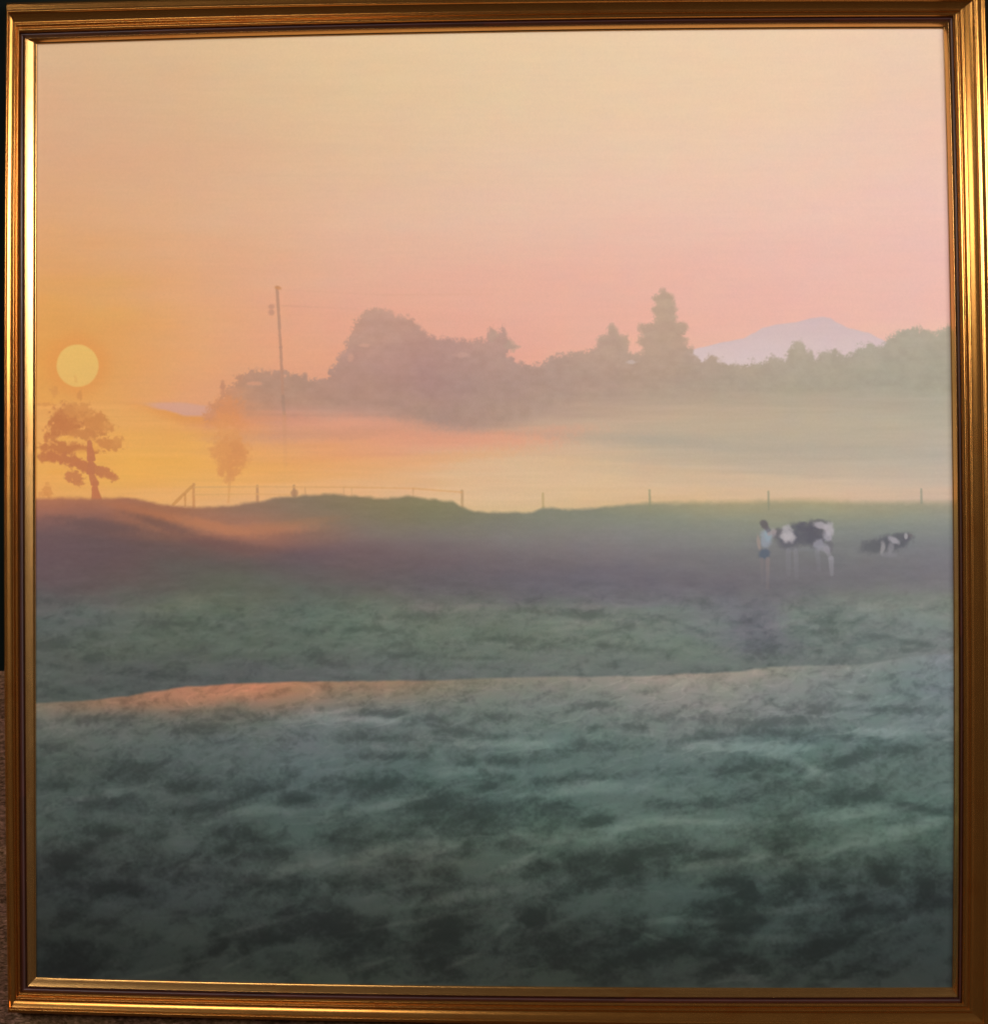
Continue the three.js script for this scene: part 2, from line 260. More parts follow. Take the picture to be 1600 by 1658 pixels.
  // the field: dark rise, valley and the near slope
  const field = wash([
    [806, 80, 186, 122, 86, 200, 170, 116, 90, 300, 164, 118, 88, 400, 154, 124, 98, 500, 142, 124, 100, 600, 140, 126, 97, 700, 138, 130, 100, 800, 142, 134, 107, 900, 144, 140, 117, 1050, 160, 152, 120, 1200, 176, 160, 124, 1350, 174, 162, 127, 1540, 168, 156, 134],
    [835, 80, 152, 104, 94, 150, 152, 104, 92, 200, 168, 112, 86, 250, 172, 115, 86, 300, 166, 115, 92, 400, 140, 112, 100, 500, 132, 118, 104, 600, 130, 122, 97, 700, 128, 125, 97, 800, 130, 128, 107, 900, 132, 135, 120, 1050, 136, 141, 126, 1200, 148, 150, 130, 1350, 150, 152, 132, 1540, 146, 150, 136],
    [856, 80, 112, 90, 90, 150, 108, 88, 88, 200, 122, 92, 87, 260, 150, 106, 86, 330, 190, 126, 96, 400, 196, 130, 98, 460, 184, 128, 96, 520, 160, 122, 97, 600, 132, 120, 112, 700, 130, 125, 114, 850, 132, 130, 122, 1000, 135, 136, 130, 1200, 138, 142, 132, 1400, 134, 140, 134, 1540, 132, 138, 136],
    [876, 80, 109, 88, 92, 200, 104, 86, 87, 300, 110, 86, 84, 400, 146, 102, 92, 450, 138, 98, 92, 520, 126, 100, 100, 600, 124, 106, 107, 700, 124, 114, 114, 850, 130, 124, 124, 1000, 134, 130, 130, 1200, 130, 131, 130, 1400, 128, 131, 132, 1540, 126, 129, 134],
    [902, 80, 106, 87, 92, 200, 105, 87, 88, 300, 101, 91, 88, 400, 103, 90, 90, 500, 108, 91, 97, 600, 115, 96, 98, 700, 114, 100, 104, 850, 119, 110, 113, 1000, 124, 118, 122, 1200, 121, 120, 122, 1400, 121, 122, 124, 1540, 122, 121, 126],
    [940, 80, 103, 86, 90, 200, 103, 90, 88, 300, 97, 95, 89, 400, 97, 100, 89, 500, 100, 98, 94, 600, 103, 96, 98, 700, 103, 96, 102, 850, 106, 101, 110, 1000, 109, 104, 115, 1200, 113, 109, 116, 1400, 116, 113, 120, 1540, 120, 117, 125],
    [970, 80, 94, 92, 93, 200, 95, 98, 93, 300, 98, 107, 92, 400, 97, 105, 92, 500, 96, 104, 97, 600, 103, 109, 97, 700, 104, 103, 100, 850, 106, 105, 108, 1000, 110, 109, 114, 1200, 110, 111, 116, 1400, 118, 125, 118, 1540, 124, 131, 122],
    [1010, 80, 89, 98, 95, 200, 93, 101, 95, 300, 94, 104, 94, 400, 93, 103, 95, 500, 97, 110, 101, 600, 105, 118, 107, 700, 108, 118, 106, 850, 108, 118, 106, 1000, 112, 123, 114, 1100, 112, 123, 117, 1200, 111, 113, 121, 1300, 114, 125, 120, 1450, 116, 127, 124, 1540, 118, 128, 126],
    [1050, 80, 88, 94, 88, 200, 90, 98, 88, 300, 88, 97, 88, 400, 90, 99, 90, 600, 99, 110, 100, 800, 104, 114, 104, 1000, 110, 120, 112, 1150, 109, 122, 112, 1230, 103, 107, 110, 1300, 106, 116, 114, 1450, 110, 120, 118, 1540, 118, 124, 124],
    [1090, 80, 84, 90, 86, 300, 84, 88, 88, 500, 93, 97, 98, 700, 100, 106, 104, 900, 104, 111, 108, 1100, 106, 114, 110, 1540, 112, 120, 120],
    [1140, 80, 81, 88, 84, 1540, 102, 110, 108],
  ]);
  const rise = line([40, 808, 100, 805, 150, 807, 200, 805, 230, 809, 262, 816, 290, 819, 330, 821, 370, 818, 420, 812, 455, 804, 480, 802, 540, 799, 580, 803, 620, 806, 640, 805, 665, 802, 700, 808, 735, 811, 752, 821, 770, 828, 820, 829, 865, 829, 884, 821, 915, 824, 950, 824, 1000, 818, 1060, 814, 1200, 812, 1300, 809, 1400, 812, 1560, 812]);
  over(SX0, 790, SX0 + SW, 1150, (x, y, o) => {
    const k = clamp((y - 900) / 80);
    field(x + (18 + 22 * k) * fbm(x / 90, y / 24, 51, 4), y + (7 + 12 * k) * fbm(x / 70, y / 18, 52, 4), o);
    const m = (3 + 5 * k) * fbm(x / 34, y / 9, 53, 4) + 2.5 * fbm(x / 9, y / 4, 54, 3);
    o[0] += m; o[1] += m; o[2] += m;
    const soft = lerp(4, 7, sstep(960, 1200, x));
    return sstep(-soft, soft, y - rise(x) + 2.5 * fbm(x / 12, y / 9, 55, 3));
  });
  for (const [x, y, rx, ry, d, c, a] of [[225, 826, 60, 7, -14, [178, 116, 84], 0.5], [340, 850, 60, 8, -12, [196, 130, 92], 0.6], [430, 856, 70, 8, 2, [192, 130, 96], 0.5], [480, 846, 60, 6, 6, [170, 124, 94], 0.4], [260, 848, 50, 7, -16, [108, 84, 82], 0.5], [350, 880, 70, 9, -10, [110, 84, 84], 0.45], [160, 850, 70, 9, -8, [104, 84, 84], 0.5]]) dab(x, y, rx, ry, d, c, a, 0.7, 0.4, Math.round(x));
  post(1057, 793, 826, 4, [146, 146, 118], 0.8); post(1251, 795, 824, 4, [140, 144, 122], 0.8); post(1500, 791, 814, 4, [142, 146, 130], 0.8);

  dab(1236, 1010, 34, 36, 0, [107, 107, 116], 0.6, 0.7, 0.5, 8); dab(1262, 1045, 46, 12, 0, [104, 108, 114], 0.5, 0.7, 0.5, 9);

  // near slope
  const near = wash([
    [1060, 80, 122, 110, 95, 150, 140, 112, 92, 250, 168, 121, 95, 330, 182, 126, 97, 420, 192, 127, 97, 480, 172, 126, 95, 560, 162, 126, 100, 640, 160, 127, 100, 740, 141, 129, 108, 840, 136, 131, 116, 950, 147, 139, 128, 1050, 161, 150, 136, 1130, 176, 160, 140, 1200, 168, 156, 138, 1300, 158, 152, 138, 1400, 142, 143, 136, 1540, 132, 136, 139],
    [1090, 80, 122, 110, 95, 150, 140, 112, 92, 250, 168, 121, 95, 330, 182, 126, 97, 420, 192, 127, 97, 480, 172, 126, 95, 560, 162, 126, 100, 640, 160, 127, 100, 740, 141, 129, 108, 840, 136, 131, 116, 950, 147, 139, 128, 1050, 161, 150, 136, 1130, 172, 157, 140, 1200, 160, 150, 136, 1300, 140, 140, 132, 1400, 134, 138, 134, 1540, 128, 134, 137],
    [1122, 80, 124, 111, 95, 150, 140, 112, 92, 250, 164, 120, 95, 330, 174, 124, 97, 420, 178, 123, 95, 480, 160, 122, 96, 560, 138, 120, 102, 640, 128, 120, 106, 740, 120, 122, 112, 950, 122, 126, 120, 1050, 134, 134, 128, 1130, 140, 138, 130, 1250, 132, 134, 128, 1350, 124, 132, 130, 1450, 112, 126, 124, 1540, 114, 126, 130],
    [1152, 80, 112, 112, 104, 200, 105, 106, 100, 300, 112, 108, 97, 400, 99, 106, 97, 500, 106, 113, 110, 600, 106, 115, 114, 800, 110, 120, 116, 1000, 118, 125, 121, 1150, 129, 130, 128, 1300, 123, 129, 129, 1450, 112, 126, 124, 1540, 118, 128, 133],
    [1200, 80, 90, 97, 92, 300, 89, 99, 97, 500, 100, 109, 110, 700, 98, 109, 106, 900, 94, 113, 108, 1100, 104, 117, 114, 1300, 93, 112, 111, 1540, 96, 112, 111],
    [1250, 80, 72, 82, 77, 300, 78, 88, 86, 500, 85, 99, 99, 700, 83, 101, 97, 900, 87, 104, 100, 1100, 87, 104, 102, 1300, 90, 109, 103, 1540, 90, 107, 103],
    [1300, 80, 71, 81, 78, 300, 71, 81, 78, 500, 72, 86, 84, 700, 76, 92, 87, 900, 81, 100, 96, 1100, 87, 104, 99, 1300, 84, 102, 96, 1540, 81, 100, 96],
    [1350, 80, 71, 81, 76, 300, 70, 80, 77, 500, 72, 86, 81, 700, 72, 85, 79, 900, 76, 94, 85, 1100, 83, 100, 93, 1300, 80, 97, 88, 1540, 78, 97, 89],
    [1400, 80, 57, 62, 60, 300, 62, 69, 67, 500, 68, 77, 73, 700, 70, 77, 70, 900, 70, 83, 76, 1100, 72, 85, 78, 1300, 72, 85, 78, 1540, 65, 79, 75],
    [1450, 80, 50, 56, 55, 300, 54, 60, 60, 500, 61, 71, 67, 700, 65, 73, 68, 900, 64, 75, 70, 1100, 65, 79, 75, 1300, 61, 73, 71, 1540, 56, 65, 65],
    [1500, 80, 44, 48, 45, 300, 51, 58, 54, 500, 54, 60, 58, 700, 56, 64, 58, 900, 56, 63, 59, 1100, 57, 70, 65, 1300, 53, 64, 61, 1540, 51, 60, 59],
    [1550, 80, 36, 41, 39, 300, 44, 50, 46, 500, 48, 55, 51, 700, 48, 54, 50, 900, 49, 56, 52, 1100, 49, 57, 53, 1300, 48, 57, 54, 1540, 48, 55, 54],
    [1590, 80, 37, 41, 39, 300, 48, 53, 49, 500, 49, 56, 49, 700, 49, 55, 50, 900, 49, 55, 49, 1100, 49, 55, 51, 1300, 49, 55, 51, 1540, 48, 54, 52],
  ]);
  const brow = line([40, 1138, 100, 1136, 150, 1133, 200, 1128, 250, 1120, 300, 1113, 400, 1107, 500, 1105, 600, 1104, 700, 1103, 840, 1098, 940, 1097, 1040, 1096, 1080, 1094, 1110, 1091, 1150, 1091, 1200, 1088, 1235, 1083, 1260, 1080, 1330, 1078, 1400, 1076, 1440, 1070, 1480, 1062, 1560, 1057]);
  over(SX0, 1040, SX0 + SW, SY0 + SH, (x, y, o) => {
    const k = clamp((y - 1110) / 200);
    near(x + 40 * k * fbm(x / 100, y / 36, 61, 4), y - (y < 1180 ? (brow(x) - 1100) * (1 - sstep(1110, 1180, y)) : 0) + (5 + 14 * k) * fbm(x / 90, (y + 0.15 * x) / 30, 62, 4), o);
    return sstep(-2.5, 3, y - brow(x) + 1.5 * fbm(x / 25, y / 9, 65, 3));
  });
  // grass: dark tufts and paler blades, x, y, half length, half height, slope
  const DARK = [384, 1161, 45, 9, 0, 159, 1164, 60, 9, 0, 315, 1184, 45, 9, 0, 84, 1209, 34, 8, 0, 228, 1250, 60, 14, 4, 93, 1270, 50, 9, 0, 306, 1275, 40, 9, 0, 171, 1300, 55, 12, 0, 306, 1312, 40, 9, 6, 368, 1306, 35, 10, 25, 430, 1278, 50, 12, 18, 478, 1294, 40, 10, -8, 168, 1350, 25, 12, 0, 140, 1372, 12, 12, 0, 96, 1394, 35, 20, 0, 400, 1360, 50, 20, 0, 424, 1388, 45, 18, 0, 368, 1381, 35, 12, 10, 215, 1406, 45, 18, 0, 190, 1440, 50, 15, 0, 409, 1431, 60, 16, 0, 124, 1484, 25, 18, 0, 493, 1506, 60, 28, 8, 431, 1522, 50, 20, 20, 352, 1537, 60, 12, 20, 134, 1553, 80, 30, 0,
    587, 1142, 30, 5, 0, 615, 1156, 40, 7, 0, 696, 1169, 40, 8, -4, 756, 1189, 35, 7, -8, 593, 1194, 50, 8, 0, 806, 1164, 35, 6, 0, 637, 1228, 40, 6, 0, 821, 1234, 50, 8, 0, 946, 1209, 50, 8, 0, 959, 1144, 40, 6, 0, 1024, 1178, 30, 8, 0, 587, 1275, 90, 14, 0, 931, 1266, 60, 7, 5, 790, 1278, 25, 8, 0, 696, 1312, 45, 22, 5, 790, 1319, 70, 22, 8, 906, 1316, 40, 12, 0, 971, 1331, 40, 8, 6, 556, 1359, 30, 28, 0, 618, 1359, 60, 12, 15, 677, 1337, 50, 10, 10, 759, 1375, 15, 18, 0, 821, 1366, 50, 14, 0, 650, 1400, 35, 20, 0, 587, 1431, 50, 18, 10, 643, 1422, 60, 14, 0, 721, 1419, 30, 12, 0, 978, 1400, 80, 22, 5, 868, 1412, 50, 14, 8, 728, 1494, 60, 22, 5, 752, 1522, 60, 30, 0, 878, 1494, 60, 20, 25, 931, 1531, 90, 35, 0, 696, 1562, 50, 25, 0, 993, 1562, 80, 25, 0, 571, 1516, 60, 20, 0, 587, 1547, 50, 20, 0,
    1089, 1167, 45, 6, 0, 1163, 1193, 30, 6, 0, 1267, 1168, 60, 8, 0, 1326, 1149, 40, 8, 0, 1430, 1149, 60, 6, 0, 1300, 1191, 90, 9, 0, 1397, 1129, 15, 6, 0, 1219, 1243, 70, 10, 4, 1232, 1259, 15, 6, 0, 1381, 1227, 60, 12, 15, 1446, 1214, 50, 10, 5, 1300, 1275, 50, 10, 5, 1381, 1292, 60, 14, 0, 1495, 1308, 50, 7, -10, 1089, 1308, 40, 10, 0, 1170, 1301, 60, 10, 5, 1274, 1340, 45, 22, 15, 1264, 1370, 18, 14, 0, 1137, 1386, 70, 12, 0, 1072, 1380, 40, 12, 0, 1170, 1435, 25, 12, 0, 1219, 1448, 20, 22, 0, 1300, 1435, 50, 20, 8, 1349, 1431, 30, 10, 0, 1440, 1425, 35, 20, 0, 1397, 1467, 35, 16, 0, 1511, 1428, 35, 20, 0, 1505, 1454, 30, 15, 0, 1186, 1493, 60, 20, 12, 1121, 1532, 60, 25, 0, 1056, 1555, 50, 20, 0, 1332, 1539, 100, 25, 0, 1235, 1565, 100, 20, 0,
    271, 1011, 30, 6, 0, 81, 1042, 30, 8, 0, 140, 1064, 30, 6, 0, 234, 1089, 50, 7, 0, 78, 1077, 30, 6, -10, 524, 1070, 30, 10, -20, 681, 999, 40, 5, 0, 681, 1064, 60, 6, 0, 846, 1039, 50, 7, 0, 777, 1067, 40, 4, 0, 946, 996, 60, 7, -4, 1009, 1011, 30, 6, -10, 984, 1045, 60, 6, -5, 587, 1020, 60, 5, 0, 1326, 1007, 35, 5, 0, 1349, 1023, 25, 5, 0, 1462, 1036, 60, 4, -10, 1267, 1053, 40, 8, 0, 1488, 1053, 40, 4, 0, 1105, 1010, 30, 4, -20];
  const PALE = [431, 1500, 90, 4, 15, 259, 1575, 60, 4, 12, 384, 1562, 40, 4, 25, 134, 1294, 60, 6, 10, 446, 1315, 70, 7, 2, 446, 1419, 80, 8, 12, 510, 1163, 50, 9, 0, 602, 1167, 60, 6, -3, 837, 1206, 90, 8, 0, 759, 1250, 40, 8, 0, 899, 1287, 70, 6, 5, 977, 1278, 60, 10, 0, 602, 1312, 60, 6, 12, 602, 1387, 80, 7, 18, 696, 1375, 60, 14, 10, 899, 1359, 90, 10, 4, 978, 1350, 70, 6, 8, 852, 1397, 60, 6, 20, 759, 1456, 110, 9, 8, 634, 1503, 100, 4, 10, 815, 1509, 40, 5, 40, 890, 1487, 6, 14, 0, 609, 1566, 30, 5, 20, 752, 1562, 30, 4, 25, 1219, 1212, 80, 7, 0, 1284, 1230, 50, 8, -20, 1430, 1186, 60, 6, 0, 1365, 1321, 120, 9, 6, 1495, 1337, 60, 8, 12, 1365, 1376, 100, 6, 14, 1154, 1402, 90, 6, 8, 1121, 1334, 70, 6, 0, 1105, 1495, 70, 5, 0, 1060, 1522, 30, 4, -20, 1300, 1474, 80, 6, 6, 1436, 1506, 25, 4, 20, 1196, 1587, 40, 6, 0, 1251, 1522, 60, 6, 0,
    890, 989, 20, 5, 0, 946, 983, 50, 5, 0, 971, 1011, 50, 8, 0, 743, 983, 80, 6, 0, 1300, 1007, 40, 5, 10, 1414, 981, 60, 6, 0, 1323, 1049, 30, 4, 0, 1404, 1053, 10, 4, 0, 1462, 978, 70, 6, 0, 250, 985, 60, 8, 0, 330, 968, 50, 9, 0];
  // where the strokes gather, how strongly
  const gather = (list, grow) => {
    const f = new Float32Array(SW * SH);
    for (let i = 0; i < list.length; i += 5) {
      const [X, Y, rx0, ry0, deg] = list.slice(i, i + 5), rx = rx0 * grow, ry = ry0 * grow, c = Math.cos(deg * Math.PI / 180), s = Math.sin(deg * Math.PI / 180), R = Math.max(rx, ry) * 2;
      for (let y = Math.max(SY0, Math.floor(Y - R)); y < Math.min(SY0 + SH, Y + R); y++) for (let x = Math.max(SX0, Math.floor(X - R)); x < Math.min(SX0 + SW, X + R); x++) {
        const dx = x - X, dy = y - Y, u = (dx * c - dy * s) / rx, v = (dx * s + dy * c) / ry, k = (y - SY0) * SW + x - SX0;
        f[k] = Math.max(f[k], Math.exp(-(u * u + v * v) * 0.9));
      }
    }
    return f;
  };
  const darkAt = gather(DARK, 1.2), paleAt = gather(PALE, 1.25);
  for (let y = 0; y < SH; y++) {
    const Y = y + SY0;
    if (Y < 930) continue;
    for (let x = 0; x < SW; x++) {
      const X = x + SX0, i = y * SW + x, k = i * 3, nearBy = sstep(-4, 10, Y - brow(X)), far = 1 - clamp((Y - 1130) / 330);
      if (nearBy <= 0 && Y < 960 && P[k] > 150) continue;
      const depth = sstep(930, 1000, Y) * lerp(0.85, 1, nearBy);
      const wx = X + 18 * fbm(X / 44, Y / 24, 81, 2), wy = Y + 10 * fbm(X / 48, Y / 22, 82, 2);
      const two = (f) => (far > 0.98 ? f(0.85) : far < 0.02 ? f(2.0) : lerp(f(2.0), f(0.85), far));
      const mid = two((q) => fbm(wx / (30 * q), (wy + 0.16 * wx) / (15 * q), 83, 4)), tuft = two((q) => fbm(wx / (10 * q), (wy + 0.1 * wx) / (7 * q), 84, 3)), leafy = fbm(X / 5, Y / 4.5, 85, 2);
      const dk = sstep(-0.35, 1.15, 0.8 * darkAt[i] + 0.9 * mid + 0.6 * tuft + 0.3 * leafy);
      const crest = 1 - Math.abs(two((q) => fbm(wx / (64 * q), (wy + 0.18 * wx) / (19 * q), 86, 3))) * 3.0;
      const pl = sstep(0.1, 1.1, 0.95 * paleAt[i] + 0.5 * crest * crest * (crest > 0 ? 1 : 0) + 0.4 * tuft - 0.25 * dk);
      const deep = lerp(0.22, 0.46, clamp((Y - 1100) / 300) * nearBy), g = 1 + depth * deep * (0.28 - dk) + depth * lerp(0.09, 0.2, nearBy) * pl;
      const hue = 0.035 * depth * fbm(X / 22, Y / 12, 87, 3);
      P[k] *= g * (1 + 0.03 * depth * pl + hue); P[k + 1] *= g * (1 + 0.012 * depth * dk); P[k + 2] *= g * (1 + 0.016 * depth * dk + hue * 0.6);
    }
  }

  // figure and two cows in the mist
  const dk = [94, 93, 104], wh = [184, 178, 182];
  for (const [x, y, rx, ry, d, c, a] of [
    [1304, 866, 34, 17, 2, dk, 0.9], [1330, 868, 20, 17, 0, dk, 0.9], [1284, 872, 16, 16, 0, dk, 0.75], [1334, 846, 18, 6, -4, [104, 102, 108], 0.85], [1312, 852, 20, 8, 0, dk, 0.85], [1268, 862, 9, 7, -10, [104, 100, 108], 0.85], [1262, 866, 6, 8, 30, [108, 104, 112], 0.8], [1274, 880, 10, 8, 0, [104, 104, 112], 0.6], [1350, 884, 6, 10, 0, [108, 106, 114], 0.7],
    [1281, 862, 9, 12, 10, wh, 0.95], [1285, 870, 9, 9, 0, wh, 0.95], [1277, 868, 8, 5, -20, wh, 0.9], [1336, 850, 12, 5, -14, [180, 174, 182], 0.95], [1349, 856, 8, 11, 10, [182, 176, 184], 0.95], [1347, 868, 7, 8, 20, [176, 172, 182], 0.85], [1333, 881, 9, 9, 30, [158, 156, 168], 0.85], [1343, 888, 8, 7, -30, [152, 150, 160], 0.75],
    [1304, 889, 26, 4, 0, [130, 132, 138], 0.6], [1258, 862, 5, 7, 0, [168, 160, 166], 0.7]])
    dab(x, y, rx, ry, d, c, a * 0.82, 0.42, 0.4, Math.round(x * 3 + y));
  stroke([1345, 888, 1353, 904, 1354, 930], 8, 5, [156, 153, 161], 0.6, 0.35); stroke([1330, 890, 1334, 922], 8, 5, [140, 138, 148], 0.4, 0.15); stroke([1283, 892, 1284, 930], 8, 6, [138, 136, 145], 0.4, 0.15); stroke([1295, 892, 1297, 936], 7, 5, [142, 139, 148], 0.4, 0.15);
  for (const [x, y, rx, ry, d, c, a] of [[1247, 872, 9, 15, 0, [152, 160, 172], 0.9], [1250, 866, 6, 10, 0, [148, 166, 180], 0.7], [1235, 878, 3, 12, 8, [166, 148, 140], 0.75], [1244, 849, 6, 8, 20, [98, 92, 98], 0.92], [1250, 857, 4, 6, 20, [110, 104, 112], 0.8], [1244, 896, 9, 8, 0, [90, 101, 118], 0.9]]) dab(x, y, rx, ry, d, c, a * 0.85, 0.4, 0.3, Math.round(x + y));
  stroke([1252, 864, 1262, 860], 5, 4, [162, 150, 152], 0.7, 0.6); stroke([1240, 905, 1241, 944], 5, 4, [134, 124, 126], 0.45, 0.15); stroke([1250, 905, 1249, 952], 6, 4, [150, 134, 132], 0.5, 0.2);
  for (const [x, y, rx, ry, d, c, a] of [[1440, 880, 36, 12, 8, [96, 96, 102], 0.85], [1458, 876, 26, 12, 14, [94, 94, 102], 0.85], [1425, 886, 24, 9, 10, [100, 102, 106], 0.7], [1475, 870, 8, 8, 20, [98, 96, 106], 0.85], [1482, 866, 4, 3, 0, [112, 104, 108], 0.7], [1437, 886, 4, 10, -6, [168, 164, 166], 0.85], [1450, 886, 5, 10, -14, [150, 148, 154], 0.75], [1455, 874, 9, 5, -32, [176, 172, 178], 0.92], [1475, 867, 3, 5, 0, [180, 176, 180], 0.9], [1448, 898, 14, 4, 0, [138, 136, 144], 0.6]]) dab(x, y, rx, ry, d, c, a * 0.8, 0.45, 0.4, Math.round(x * 5));

  // hair marks of the brush and the tooth of the cloth
  for (let y = 0; y < SH; y++) for (let x = 0; x < SW; x++) {
    const k = (y * SW + x) * 3, X = x + SX0, Y = y + SY0;
    const b = 1 + 0.003 * vnoise(X / 34, Y / 2.6, 71) + 0.004 * vnoise(X / 90, Y / 5, 72) + 0.010 * vnoise(X / 1.7, Y / 1.7, 73) + 0.012 * (hash(X, Y, 74) - 0.5);
    const w = 0.012 * fbm(X / 38, Y / 26, 75, 3), g = 0.010 * fbm(X / 30, Y / 22, 76, 3);
    P[k] *= b + w; P[k + 1] *= b + g; P[k + 2] *= b - w;
  }
}

// ---------------------------------------------------------------- sizes of the picture and its moulding
const W = 1.1, H = 1.1332;
const BOW = { left: 1.5 * PX, right: 8 * PX, top: 6.3 * PX, bottom: 6.3 * PX };   // the rails belly a few millimetres outwards
const MARGIN = 0.014;                                  // canvas hidden in the rebate
// canvas position (metres from its middle) to sketch sheet
function sheet(x, y) {
  const u0 = x / W + 0.5, v0 = 0.5 - y / H, bu = 4 * u0 * (1 - u0), bv = 4 * v0 * (1 - v0);
  const u = u0 / (u0 + 1.027 * (1 - u0)), v = v0 / (v0 + 1.012 * (1 - v0));       // the sketch was drawn slightly foreshortened
  return [
    lerp(lerp(59.5, 1527.5, u), lerp(57.5, 1543, u), v) + bv * lerp(-1.5, 8, u),
    lerp(lerp(71, 46.5, u), lerp(1582.5, 1598, u), v) + bu * lerp(-6.3, 6.3, v),
  ];
}
const TW = 1520, TH = 1566, CW = W + 2 * MARGIN, CH = H + 2 * MARGIN;
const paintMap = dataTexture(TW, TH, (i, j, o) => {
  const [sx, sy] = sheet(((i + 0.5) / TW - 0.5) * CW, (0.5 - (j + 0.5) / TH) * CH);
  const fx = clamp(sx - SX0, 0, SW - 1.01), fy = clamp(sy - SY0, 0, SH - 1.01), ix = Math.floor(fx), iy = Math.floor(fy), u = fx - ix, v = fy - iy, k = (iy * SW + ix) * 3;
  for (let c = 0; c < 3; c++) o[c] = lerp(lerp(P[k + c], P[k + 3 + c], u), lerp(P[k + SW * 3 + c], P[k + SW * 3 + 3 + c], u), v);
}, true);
paintMap.wrapS = paintMap.wrapT = THREE.ClampToEdgeWrapping;
const weave = dataTexture(256, 256, (x, y, o) => {
  const a = Math.sin(x * Math.PI / 4) * (((x >> 2) + (y >> 2)) & 1 ? 1 : 0.4), b = Math.sin(y * Math.PI / 4) * (((x >> 2) + (y >> 2)) & 1 ? 0.4 : 1);
  o[0] = o[1] = o[2] = 128 + 34 * (a + b) + 40 * (hash(x, y, 5) - 0.5);
});

// ---------------------------------------------------------------- materials
// gilding: leaf over red clay, brushed along the moulding and rubbed through in places
const leafOf = (r, g, b, seed) => dataTexture(1024, 128, (x, y, o) => {
  const n = fbm(x / 60, y / 3.2, seed, 5), p = fbm(x / 80, y / 40, seed + 1, 4), q = vnoise(x / 200, y / 1.3, seed + 2);
  const worn = 0.25 * sstep(0.15, 0.65, p + 0.15 * n), k = 1 + 0.02 * n + 0.015 * q;
  o[0] = lerp(r, 192, worn) * k; o[1] = lerp(g, 114, worn) * k; o[2] = lerp(b, 50, worn) * k;
}, true);
const leafMap = leafOf(208, 145, 74, 101), litLeafMap = leafOf(212, 160, 96, 171);  // second leaf is paler: the liner's washed-out highlight put into its colour
const leafRough = dataTexture(512, 128, (x, y, o) => { o[0] = o[1] = o[2] = 128 + 12 * fbm(x / 120, y / 6, 111, 3) + 8 * fbm(x / 20, y / 14, 112, 3); });
const leafBump = dataTexture(1024, 128, (x, y, o) => { o[0] = o[1] = o[2] = 128 + 60 * fbm(x / 60, y / 2.2, 121, 4) + 50 * fbm(x / 12, y / 10, 122, 4); });
const gilt = new THREE.MeshPhysicalMaterial({ map: leafMap, metalness: 0.95, roughness: 0.36, roughnessMap: leafRough, bumpMap: leafBump, bumpScale: 0.000004 });
const liner = new THREE.MeshPhysicalMaterial({ map: litLeafMap, metalness: 0.95, roughness: 0.38, roughnessMap: leafRough, bumpMap: leafBump, bumpScale: 0.000004 });
const darkMap = dataTexture(256, 64, (x, y, o) => { const n = fbm(x / 30, y / 4, 131, 4); o[0] = 56 + 20 * n; o[1] = 22 + 9 * n; o[2] = 17 + 7 * n; }, true);
const lacquer = new THREE.MeshPhysicalMaterial({ map: darkMap, roughness: 0.42, clearcoat: 0.3, clearcoatRoughness: 0.10 });
const paint = new THREE.MeshPhysicalMaterial({ map: paintMap, roughness: 0.78, specularIntensity: 0.35, bumpMap: weave, bumpScale: 0.00002 });
weave.repeat.set(CW / 0.12, CH / 0.12);
const backing = new THREE.MeshStandardMaterial({ color: new THREE.Color().setRGB(0.16, 0.11, 0.07), roughness: 0.9 });

// ---------------------------------------------------------------- wall
const DEPTH = 30 * PX;                                 // canvas face stands this far off the wall
{
  const speckle = dataTexture(512, 512, (x, y, o) => {
    const n = fbm(x / 7, y / 5, 141, 4), f = hash(x, y, 142) - 0.5, p = fbm(x / 60, y / 50, 143, 3), g = 1 + 0.55 * n + 0.22 * f + 0.3 * p;
    o[0] = 108 * g; o[1] = 80 * g + 5 * p; o[2] = 60 * g + 10 * n;
  }, true);
  const bump = dataTexture(256, 256, (x, y, o) => { o[0] = o[1] = o[2] = 128 + 120 * fbm(x / 5, y / 4, 151, 4); });
  speckle.repeat.set(10, 4); bump.repeat.set(22, 9);
  const cloth = new THREE.MeshPhysicalMaterial({ map: speckle, bumpMap: bump, bumpScale: 0.002, roughness: 0.95, specularIntensity: 0.2 });
  const darkPaint = dataTexture(256, 256, (x, y, o) => { const g = 1 + 0.35 * fbm(x / 40, y / 40, 161, 4); o[0] = 13 * g; o[1] = 18 * g; o[2] = 16 * g; }, true);
  darkPaint.repeat.set(3, 2);
  const green = new THREE.MeshPhysicalMaterial({ map: darkPaint, roughness: 0.9, specularIntensity: 0.08 });
  const JOIN = MID - 0.20;
  const w = mesh('wall', new THREE.BoxGeometry(3.4, 1.5, 0.06), green, scene);
  w.position.set(0, JOIN + 0.75, -DEPTH - 0.03); w.userData = { kind: 'structure' };
  const d = mesh('wall_covering', new THREE.BoxGeometry(3.4, 0.9, 0.06), cloth, scene);
  d.position.set(0, JOIN - 0.45, -DEPTH - 0.03); d.userData = { kind: 'structure' };
}

